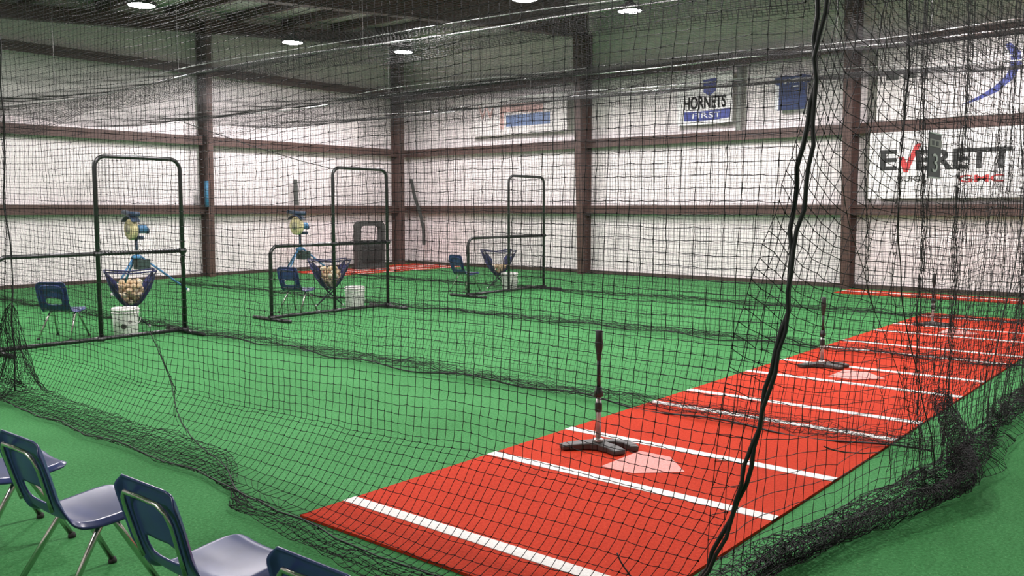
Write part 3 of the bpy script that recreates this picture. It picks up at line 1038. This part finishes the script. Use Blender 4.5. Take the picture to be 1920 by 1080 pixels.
for o in fc:                                  # these three have the rib moulded in the shell's own plastic
    for c in o.children:
        if c.name.startswith('back_frame'):
            if rib is None:
                rib = c.data.copy()
                rib.materials.clear()
                rib.materials.append(MATS['navy_plastic'])
            c.data = rib

# ------------------------------------------------------------------ batting tees


def make_tee(label):
    t = thing('batting_tee', label, 'batting tee', (0, 0, 0), 0, 'batting tees standing at the home plates')
    # claw base: bar to the left, thick arm and curved arm reaching to the plate
    h = 0.045
    base = MB()

    def blade(path, w0, w1, z1):
        L = [Vector((p[0], p[1], 0)) for p in path]
        n = len(L)
        top, lft, rgt = [], [], []
        for i, p in enumerate(L):
            d = (L[min(i + 1, n - 1)] - L[max(i - 1, 0)]).normalized()
            s = Vector((-d.y, d.x, 0))
            ww = w0 + (w1 - w0) * i / (n - 1)
            lft.append(p + s * ww / 2)
            rgt.append(p - s * ww / 2)
        for i in range(n - 1):
            za, zb = h + (z1 - h) * i / (n - 1), h + (z1 - h) * (i + 1) / (n - 1)
            base.hexa([lft[i], lft[i + 1], rgt[i + 1], rgt[i]], [lft[i] + Vector((0, 0, za)), lft[i + 1] + Vector((0, 0, zb)), rgt[i + 1] + Vector((0, 0, zb)), rgt[i] + Vector((0, 0, za))])
    blade([(0.0, 0.02), (-0.06, 0.08), (-0.13, 0.14), (-0.17, 0.165)], 0.11, 0.075, 0.030)
    blade([(-0.02, 0.05), (-0.005, -0.03), (-0.02, -0.12), (-0.055, -0.20)], 0.11, 0.085, 0.032)
    blade([(-0.01, 0.0), (0.06, -0.01), (0.115, -0.06), (0.125, -0.13), (0.10, -0.20), (0.075, -0.22)], 0.075, 0.055, 0.034)
    base.obj('base', 'dark_grey_rubber', t, bevel=0.008)
    MB().lathe([(0.034, 0.040), (0.034, 0.058), (0.024, 0.066)], 16).obj('base_collar', 'tee_silver', t, True)
    MB().lathe([(0.0175, 0.045), (0.0175, 0.34)], 14).obj('lower_tube', 'tee_silver', t, True)
    MB().lathe([(0.0215, 0.235), (0.023, 0.245), (0.023, 0.285), (0.0205, 0.295)], 14).obj('tube_sleeve', 'black_rubber', t, True)
    MB().lathe([(0.022, 0.33), (0.029, 0.335), (0.029, 0.365), (0.022, 0.372), (0.022, 0.395)], 14).obj('height_collar', 'black_rubber', t, True)
    MB().lathe([(0.0125, 0.38), (0.0125, 0.60)], 12).obj('upper_tube', 'black_rubber', t, True)
    MB().lathe([(0.013, 0.56), (0.0165, 0.60), (0.024, 0.645), (0.026, 0.675), (0.022, 0.70), (0.023, 0.748), (0.019, 0.752), (0.016, 0.735)], 16).obj('ball_rest', 'black_rubber', t, True)
    return t


te = make_tee('black and silver batting tee at the nearest home plate')
te.location = (4.60, 3.10, 0.018)
t2 = dup(te, (8.40, 3.09, 0.018), 0.1, 'black and silver batting tee at the second home plate')
t3 = dup(te, (12.30, 3.10, 0.018), -0.1, 'black and silver batting tee at the farthest home plate')
t2.scale = (0.98, 0.98, 0.89)
t3.scale = (1, 1, 0.9)

# ------------------------------------------------------------------ pails


def make_pail(label):
    t = thing('bucket', label, 'bucket', (0, 0, 0), 0, 'white ball buckets behind the screens')
    MB().lathe([(0.132, 0.0), (0.135, 0.004), (0.152, 0.33), (0.152, 0.345), (0.146, 0.345), (0.130, 0.02), (0.02, 0.02)], 28).obj('pail_body', 'pail_white', t, True)
    for z_, r_ in ((0.285, 0.157), (0.322, 0.160)):
        MB().lathe([(0.145, z_ - 0.008), (r_, z_ - 0.006), (r_, z_ + 0.006), (0.145, z_ + 0.008)], 28).obj('rim_ring', 'pail_white', t, True)
    pts = [(0.163 * math.cos(a), -0.05 - 0.10 * math.sin(a), 0.285 - 0.15 * math.sin(a)) for a in np.linspace(0, math.pi, 18)]
    MB().tube(pts, 0.003, 5).obj('bail_handle', 'pale_wire', t, True)
    return t


pa = make_pail('white plastic bucket with dark printed spots behind the nearest screen')
pa.location = (5.22, 10.37, 0)


def decal(par, ang, zc, ra, rz, nm, m):
    mb = MB()
    n = 18
    vs = [(0, 0, 0)]
    ring = []
    for i in range(n):
        a = 2 * math.pi * i / n
        th = ang + ra * math.cos(a)
        z_ = zc + rz * math.sin(a)
        rr = 0.1365 + (0.152 - 0.135) * (z_ / 0.33) + 0.0015
        ring.append((rr * math.cos(th), rr * math.sin(th), z_))
    rr = 0.1365 + 0.017 * (zc / 0.33) + 0.0022
    ctr = (rr * math.cos(ang), rr * math.sin(ang), zc)
    mb.add([ctr] + ring, [(0, 1 + i, 1 + (i + 1) % n) for i in range(n)])
    return mb.obj(nm, m, par)


pb = dup(pa, (8.87, 10.46, 0), 0.6, 'plain white plastic bucket behind the middle screen')
pc = dup(pa, (12.68, 10.56, 0), 0.2, 'plain white plastic bucket behind the farthest screen')
va = math.atan2(-10.37, -5.22)
decal(pa, va - 0.15, 0.13, 0.22, 0.034, 'printed_spot', 'pail_print')
decal(pa, va + 0.34, 0.18, 0.16, 0.022, 'printed_patch', 'pail_print_grey')

# ------------------------------------------------------------------ ball hoppers and balls


def make_hopper(label):
    t = thing('ball_hopper', label, 'ball caddy', (0, 0, 0), 0, 'folding ball hoppers behind the screens')
    A, B_, HZ = 0.30, 0.24, 0.74
    for sx in (-1, 1):
        for sy in (-1, 1):
            # leg from a top corner through the crossing to the opposite foot
            pts = [(sx * A, sy * B_, HZ), (sx * 0.03, sy * 0.10, 0.24), (-sx * 0.21, -sy * 0.06 + sy * 0.05, 0.012)]
            lg = MB().tube(pts, 0.009, 6).obj('leg', 'hopper_frame', t, True)
            MB().lathe([(0.008, 0.0), (0.013, 0.0), (0.013, 0.03), (0.009, 0.035)], 8, 'z', (-sx * 0.21, -sy * 0.01, 0)).obj('foot_cap', 'foot_white', lg, True)
    for p, q in (((-A, -B_, HZ), (A, -B_, HZ)), ((-A, B_, HZ), (A, B_, HZ)), ((-A, -B_, HZ), (-A, B_, HZ)), ((A, -B_, HZ), (A, B_, HZ))):
        m_ = ((p[0] + q[0]) / 2, (p[1] + q[1]) / 2, HZ - 0.028)
        MB().tube([p, m_, q], 0.010, 6).obj('top_cord', 'hopper_cloth', t, True)
    # cloth bowl hung from the four corners, edges cut low so the balls show
    n = 21
    g = np.linspace(-1, 1, n)
    U, V = np.meshgrid(g, g, indexing='ij')
    corner = (np.abs(U) * np.abs(V)) ** 2.0
    edge = np.maximum(np.abs(U), np.abs(V))
    z = 0.27 + 0.22 * edge ** 2 + (HZ - 0.49) * corner
    pull = 0.78 + 0.22 * corner
    P = np.stack([U * A * pull, V * B_ * pull, z], -1)
    F = []
    for i in range(n - 1):
        for j in range(n - 1):
            uu, vv = abs((g[i] + g[i + 1]) / 2), abs((g[j] + g[j + 1]) / 2)
            if abs(uu - vv) < 0.24 + 0.20 * max(0, max(uu, vv) - 0.6) or max(uu, vv) < 0.3:
                F.append((i * n + j, (i + 1) * n + j, (i + 1) * n + j + 1, i * n + j + 1))
    F = np.array(F)
    un = np.unique(F)
    idx = -np.ones(n * n, int)
    idx[un] = np.arange(len(un))
    o = link_mesh('corner_slings', fast_mesh('corner_slings', P.reshape(-1, 3)[un], idx[F]), 'hopper_cloth', t)
    so = o.modifiers.new('solid', 'SOLIDIFY')
    so.thickness = 0.006
    link_mesh('mesh_bowl', net_mesh('mesh_bowl', P[::1, ::1] * np.array([1.0, 1.0, 1.0]), 0.0016), 'hopper_cloth', t)
    return t


def ball_mesh():
    me = bpy.data.meshes.new('baseball')
    mb = MB()
    prof = [(0.0365 * math.sin(a), -0.0365 * math.cos(a)) for a in np.linspace(0.08, math.pi - 0.08, 9)]
    mb.lathe(prof, 14)
    me.from_pydata(mb.v, [], mb.f)
    me.polygons.foreach_set('use_smooth', [True] * len(me.polygons))
    me.update()
    # two seam stripes as thin raised strips belong to the same ball
    return me


BALL = [ball_mesh(), ball_mesh()]
BALL[0].materials.append(MATS['ball_leather'])
BALL[1].materials.append(MATS['ball_leather_pale'])


def fill_balls(cx, cy, cz0, rot, label, group, top):
    spots = []
    lay = [(0.335, 0.07, 0.05, 3), (0.385, 0.125, 0.095, 8), (0.435, 0.165, 0.125, 14), (0.487, 0.185, 0.145, 18), (0.540, 0.165, 0.125, 14), (0.590, 0.12, 0.085, 8)][:top]
    g = random.Random(int(cx * 100))
    for z_, a, b_, n in lay:
        tries = 0
        got = 0
        while got < n and tries < 900:
            tries += 1
            q, rr = g.uniform(0, 6.283), math.sqrt(g.uniform(0.05, 1))
            p = (a * rr * math.cos(q), b_ * rr * math.sin(q), z_ + g.uniform(-0.008, 0.008))
            if all(math.dist(p, s_) > 0.071 for s_ in spots):
                spots.append(p)
                got += 1
    c, s = math.cos(rot), math.sin(rot)
    for i, p in enumerate(spots):
        o = bpy.data.objects.new('baseball', BALL[1] if g.random() < 0.35 else BALL[0])
        COL.objects.link(o)
        o.location = (cx + p[0] * c - p[1] * s, cy + p[0] * s + p[1] * c, cz0 + p[2])
        o.rotation_euler = (g.uniform(0, 6), g.uniform(0, 6), 0)
        prop(o, label, 'ball', group)


hp = make_hopper('blue cloth ball hopper heaped with balls behind the nearest screen')
hp.location = (5.62, 11.0, 0)
hp.rotation_euler = (0, 0, math.radians(-25))
fill_balls(5.62, 11.0, 0, math.radians(-25), 'tan worn baseball heaped in the hopper behind the nearest screen', 'baseballs in the nearest hopper', 6)
dup(hp, (8.86, 11.05, 0), math.radians(-30), 'blue cloth ball hopper heaped with balls behind the middle screen')
fill_balls(8.86, 11.05, 0, math.radians(-30), 'tan worn baseball heaped in the hopper behind the middle screen', 'baseballs in the middle hopper', 6)
dup(hp, (12.85, 10.98, 0), math.radians(-38), 'blue cloth ball hopper half filled behind the farthest screen')
fill_balls(12.85, 10.98, 0, math.radians(-38), 'tan worn baseball lying in the hopper behind the farthest screen', 'baseballs in the farthest hopper', 3)

# ------------------------------------------------------------------ pitching machines


def make_machine(label):
    t = thing('pitching_machine', label, 'machine', (0, 0, 0), 0, 'wheel pitching machines on blue tripods')
    for a, rr in ((-20, 0.86), (185, 0.50), (90, 0.60)):
        a = math.radians(a)
        lg = MB().tube([(0.05 * math.cos(a), 0.05 * math.sin(a), 0.68), (rr * math.cos(a), rr * math.sin(a), 0.03)], 0.019, 8).obj('tripod_leg', 'machine_blue', t, True)
        MB().lathe([(0.016, 0.0), (0.028, 0.0), (0.028, 0.05), (0.018, 0.06)], 10, 'z', (rr * math.cos(a), rr * math.sin(a), 0)).obj('foot_tip', 'foot_white', lg, True)
    MB().lathe([(0.04, 0.63), (0.10, 0.64), (0.10, 0.67), (0.06, 0.70), (0.03, 0.71)], 16).obj('tripod_head', 'machine_blue', t, True)
    MB().box((-0.02, -0.11, 0.44), (0.20, 0.11, 0.62)).obj('control_box', 'machine_box', t, bevel=0.01)
    MB().lathe([(0.026, 0.68), (0.026, 1.02)], 10).obj('neck_post', 'machine_navy', t, True)
    MB().box((-0.03, -0.22, 0.98), (0.03, 0.20, 1.04)).obj('yoke', 'machine_navy', t, bevel=0.006)
    MB().box((-0.005, -0.05, 1.0), (0.03, 0.05, 1.20)).obj('wheel_bracket', 'machine_navy', t, bevel=0.004)
    wh = MB().lathe([(0.05, -0.060), (0.10, -0.060), (0.12, -0.048), (0.165, -0.050), (0.188, -0.030), (0.192, 0.0), (0.188, 0.030), (0.165, 0.050), (0.12, 0.048), (0.10, 0.060), (0.05, 0.060)], 32, 'x', (-0.085, 0, 1.16)).obj('wheel', 'wheel_cream', t, True)
    MB().lathe([(0.03, -0.075), (0.085, -0.066), (0.085, 0.066), (0.03, 0.075)], 20, 'x', (-0.085, 0, 1.16)).obj('hub', 'wheel_hub', wh, True)
    MB().lathe([(0.05, 0.0), (0.075, 0.01), (0.075, 0.15), (0.06, 0.17), (0.02, 0.17)], 18, 'x', (0.03, 0, 1.16)).obj('motor', 'machine_blue', t, True)
    MB().lathe([(0.03, 0.165), (0.055, 0.17), (0.055, 0.20), (0.02, 0.21)], 14, 'x', (0.03, 0, 1.13)).obj('motor_cap', 'machine_navy', t, True)
    # hood and ball chute above the wheel
    hood = MB()
    pts = []
    for i in range(13):
        a = math.radians(35 + i * 110 / 12)
        pts.append((0.225 * math.cos(a), 1.16 + 0.225 * math.sin(a)))
    for i in range(12):
        (y0, z0), (y1, z1) = pts[i], pts[i + 1]
        hood.hexa([(-0.165, y0, z0), (-0.01, y0, z0), (-0.01, y1, z1), (-0.165, y1, z1)], [(-0.165, y0 * 1.06, 1.16 + (z0 - 1.16) * 1.06), (-0.01, y0 * 1.06, 1.16 + (z0 - 1.16) * 1.06), (-0.01, y1 * 1.06, 1.16 + (z1 - 1.16) * 1.06), (-0.165, y1 * 1.06, 1.16 + (z1 - 1.16) * 1.06)])
    hood.obj('hood', 'machine_navy', t)
    MB().tube([(-0.085, -0.25, 1.43), (-0.085, 0.0, 1.435), (-0.085, 0.26, 1.46)], 0.045, 10).obj('ball_chute', 'machine_navy', t, True)
    return t


mc = make_machine('pitching machine with cream wheel on a blue tripod behind the nearest screen')
mc.location = (7.98, 15.35, 0)
dup(mc, (11.78, 15.65, 0), math.radians(6), 'pitching machine with cream wheel on a blue tripod behind the middle screen')

# ------------------------------------------------------------------ things at the far walls
pd = thing('pitching_target', 'charcoal padded upright target with an open window, standing in the wall corner', 'target', (15.05, 17.15, 0.014))
W2, H2, T2 = 0.46, 1.20, 0.07


def rrect(w_, z0, z1, r, n=6):
    o = []
    for cx, cz, a0 in ((w_ - r, z1 - r, 0), (-w_ + r, z1 - r, 90), (-w_ + 0.03, z0 + 0.03, 180), (w_ - 0.03, z0 + 0.03, 270)):
        rr = r if cz > (z0 + z1) / 2 else 0.03
        for i in range(n + 1):
            a = math.radians(a0 + 90 * i / n)
            o.append((cx + rr * math.cos(a), cz + rr * math.sin(a)))
    return o


out = rrect(W2, 0.06, H2, 0.14)
inn = rrect(W2 - 0.13, 0.72, H2 - 0.12, 0.10)
n = len(out)
mb = MB()
for i in range(n):
    j = (i + 1) % n
    mb.hexa([(out[i][0], -T2, out[i][1]), (out[j][0], -T2, out[j][1]), (inn[j][0], -T2, inn[j][1]), (inn[i][0], -T2, inn[i][1])],
            [(out[i][0], T2, out[i][1]), (out[j][0], T2, out[j][1]), (inn[j][0], T2, inn[j][1]), (inn[i][0], T2, inn[i][1])])
mb.obj('padded_frame', 'charcoal_pad', pd)
MB().box((-W2 + 0.16, -T2 - 0.035, 0.16), (W2 - 0.16, -T2 + 0.01, 0.58)).obj('pocket', 'charcoal_pocket', pd, bevel=0.02)
MB().box((-W2, -0.18, 0.0), (W2, 0.18, 0.075)).obj('base', 'charcoal_pad', pd, bevel=0.015)

st = []
for s in np.linspace(0, 1, 22):
    z_ = 2.34 - 1.80 * s
    st.append((17.12 + 0.03 * math.sin(s * 3), float(np.interp(s, [0, 0.28, 0.52, 0.76, 1.0], [17.78, 17.66, 17.47, 17.33, 17.31])), z_))
mb = MB()
for a, c in zip(st[:-1], st[1:]):
    wv = 0.055
    mb.hexa([(a[0], a[1] - wv, a[2]), (a[0], a[1] + wv, a[2]), (a[0] + 0.02, a[1] + wv, a[2]), (a[0] + 0.02, a[1] - wv, a[2])],
            [(c[0], c[1] - wv, c[2]), (c[0], c[1] + wv, c[2]), (c[0] + 0.02, c[1] + wv, c[2]), (c[0] + 0.02, c[1] - wv, c[2])])
prop(mb.obj('hanging_strap', 'strap_dark'), 'dark grey strap hanging in a curve beside the corner column', 'strap')

mb = MB()
mb.hexa([(13.42, 18.005, 1.608), (13.55, 18.005, 1.608), (13.55, 18.05, 1.608), (13.42, 18.05, 1.608)], [(13.44, 18.03, 2.24), (13.53, 18.03, 2.24), (13.53, 18.075, 2.24), (13.44, 18.075, 2.24)])
prop(mb.obj('upright_board', 'strap_dark', bevel=0.006), 'narrow dark board standing upright on the girt above the middle pitching machine', 'board')
mb = MB().tube([(10.947, 17.86, 1.57), (10.945, 17.865, 1.85), (10.947, 17.86, 2.14)], 0.046, 10)
prop(mb.obj('foam_tube', 'noodle_blue', smooth=True), 'blue foam tube tied upright to the end wall column', 'foam tube')
sc_ = thing('tie_cord', 'thin dark cord running from the divider net down to the middle screen', 'cord', (8.27, 10.2, 2.1))
MB().tube([(-0.0, 0, 0.0), (-0.45, 0.1, 0.09), (-1.1, 0.3, 0.27), (-1.95, 0.6, 0.55)], 0.006, 5).obj('cord_length', 'net_rope', sc_, True)

# ------------------------------------------------------------------ banners on the side wall (right is -y, up is z)
BX = WX - 0.21
RT, UP = (0, -1, 0), (0, 0, 1)


def banner(name, label, cat, y0, y1, z0, z1, m, x=BX):
    """y0 left edge (larger y), y1 right edge."""
    t = thing(name, label, cat, (x, (y0 + y1) / 2, z0))
    MB().box((0.0, -(y0 - y1) / 2, 0.0), (0.012, (y0 - y1) / 2, z1 - z0)).obj('sheet', m, t)
    return t, lambda Y, Z: (-0.002, Y - (y0 + y1) / 2, Z - z0)


def ink(par, f, poly, m, name, lift=0.002):
    mb = MB().prism([(-lift, *f(y_, z_)[1:]) for y_, z_ in poly], (-1, 0, 0), 0.002)
    return mb.obj(name, m, par)


t, f = banner('wall_banner', 'white banner lettered in bold black with a red tick for its V', 'banner', 5.55, 2.75, 1.72, 2.93, 'banner_white')


def letters(par, f, txt, y, z, h, w_, m, bold=0.0, name='lettering'):
    return text_mesh(name, txt, m, par, f(y, z), RT, UP, h, w_, bold, 0.004)


letters(t, f, 'E', 5.35, 2.235, 0.37, 0.30, 'ink_black', 0.03)
letters(t, f, 'ERETT', 4.72, 2.225, 0.36, 1.55, 'ink_black', 0.03)
ink(t, f, [(5.03, 2.46), (4.93, 2.47), (4.885, 2.36), (4.74, 2.70), (4.64, 2.71), (4.86, 2.19), (4.93, 2.19)], 'ink_red', 'red_tick')
letters(t, f, 'BUICK', 5.02, 2.02, 0.10, 0.50, 'ink_black', 0.01)
letters(t, f, 'GMC', 4.00, 1.99, 0.13, 0.72, 'ink_red', 0.02)

t, f = banner('wall_banner', 'white team banner with blue emblem and blue ribbon, left of the grey post', 'banner', 9.62, 8.34, 3.30, 4.36, 'banner_white')
ink(t, f, [(9.02, 4.22), (8.70, 4.24), (8.72, 3.98), (8.86, 3.88), (9.00, 3.96)], 'ink_blue', 'emblem')
letters(t, f, 'HORNETS', 9.46, 3.62, 0.27, 0.98, 'ink_black', 0.035, 'letter_shadow')
letters(t, f, 'HORNETS', 9.445, 3.64, 0.235, 0.95, 'ink_white', -0.006)
rib = [(9.45 - 1.06 * i / 14, 3.38 + 0.03 * i / 14 - 0.02 * math.sin(math.pi * i / 14)) for i in range(15)]
ink(t, f, rib + [(y_, z_ + 0.20) for y_, z_ in reversed(rib)], 'ink_blue', 'ribbon')
letters(t, f, 'FIRST', 9.25, 3.43, 0.11, 0.66, 'ink_white', 0.0)

t = thing('hanging_jersey', 'dark blue jersey hung flat on the wall right of the grey post', 'jersey', (BX, 7.08, 3.47))
body = [(-0.30, 0.0), (0.28, 0.0), (0.29, 0.50), (0.37, 0.53), (0.37, 0.64), (0.16, 0.68), (0.0, 0.655), (-0.14, 0.68), (-0.36, 0.64), (-0.36, 0.52), (-0.30, 0.50)]
MB().prism([(0.0, -a, c) for a, c in body], (1, 0, 0), 0.03).obj('cloth', 'jersey_blue', t, bevel=0.006)
MB().tube([(0.015, -0.25, 0.66), (0.10, 0.0, 1.105), (0.015, 0.25, 0.66)], 0.004, 5).obj('hanging_cord', 'thin_wire', t)
text_mesh('lettering', 'NET 1', 'ink_white', t, (-0.001, 0.06, 0.52), RT, UP, 0.09, 0.30, 0.012, 0.004)
MB().box((-0.004, 0.11, 0.525), (-0.0005, 0.18, 0.60)).obj('patch', 'ink_white', t)
MB().box((-0.004, -0.12, 0.44), (-0.0005, -0.02, 0.462)).obj('small_print', 'ink_white', t)
MB().box((-0.003, 0.27, 0.02), (0.012, 0.35, 0.50)).obj('white_side_strip', 'ink_white', t)

t, f = banner('wall_banner', 'faded pink and white banner with a blue bar near the corner', 'banner', 15.6, 12.55, 3.36, 4.28, 'banner_faded')
letters(t, f, 'W', 15.35, 3.78, 0.34, 0.55, 'ink_red_pale', 0.0)
ink(t, f, [(14.62, 3.93), (13.25, 3.86), (13.25, 4.10), (14.62, 4.14)], 'ink_red_pale', 'red_print')
ink(t, f, [(14.62, 3.50), (14.50, 3.50), (14.50, 3.93), (14.62, 3.93)], 'ink_red_pale', 'red_upright')
ink(t, f, [(14.42, 3.56), (13.05, 3.56), (13.05, 3.84), (14.42, 3.84)], 'ink_blue_pale', 'blue_bar')
t, f = banner('wall_banner', 'pale banner with a sweeping dark blue swoosh at the right edge', 'banner', 5.45, 2.4, 3.14, 4.45, 'banner_faded')
sw = [(4.02, 3.33), (3.75, 3.40), (3.45, 3.52), (3.22, 3.72), (3.10, 3.95), (3.12, 4.16), (3.30, 4.34)]
sw2 = [(3.36, 4.30), (3.28, 4.12), (3.27, 3.95), (3.33, 3.78), (3.52, 3.60), (3.72, 3.48)]
ink(t, f, sw + sw2, 'ink_blue', 'swoosh')
for a, c in ((5.30, 5.08), (5.00, 4.80), (4.66, 4.58)):
    ink(t, f, [(a, 3.88), (c, 3.87), (c, 4.03), (a, 4.04)], 'strap_dark', 'dark_block')

t = thing('cage_placard', 'small slate placard with a pale numeral 3 hung on the net behind the plates', 'sign', (4.235, 1.085, 1.662))
t.scale = (0.8, 0.8, 0.8)
MB().box((-0.12, 0.0, 0.0), (0.12, 0.008, 0.250)).obj('board', 'placard_slate', t, bevel=0.002)
MB().box((-0.118, -0.003, 0.172), (0.118, 0.0, 0.212)).obj('pale_band', 'placard_band', t)
for q in (-0.06, 0.03):
    MB().box((q - 0.02, -0.0045, 0.180), (q + 0.02, -0.003, 0.204)).obj('dark_mark', 'placard_slate', t)
MB().box((-0.118, -0.003, 0.0), (0.118, 0.0, 0.008)).obj('lower_edge', 'placard_digit', t)
MB().box((-0.118, -0.003, 0.242), (0.118, 0.0, 0.249)).obj('upper_edge', 'placard_digit', t)
text_mesh('numeral', '3', 'placard_digit', t, (-0.055, -0.001, 0.035), (1, 0, 0), (0, 0, 1), 0.10, 0.10, 0.0, 0.003)
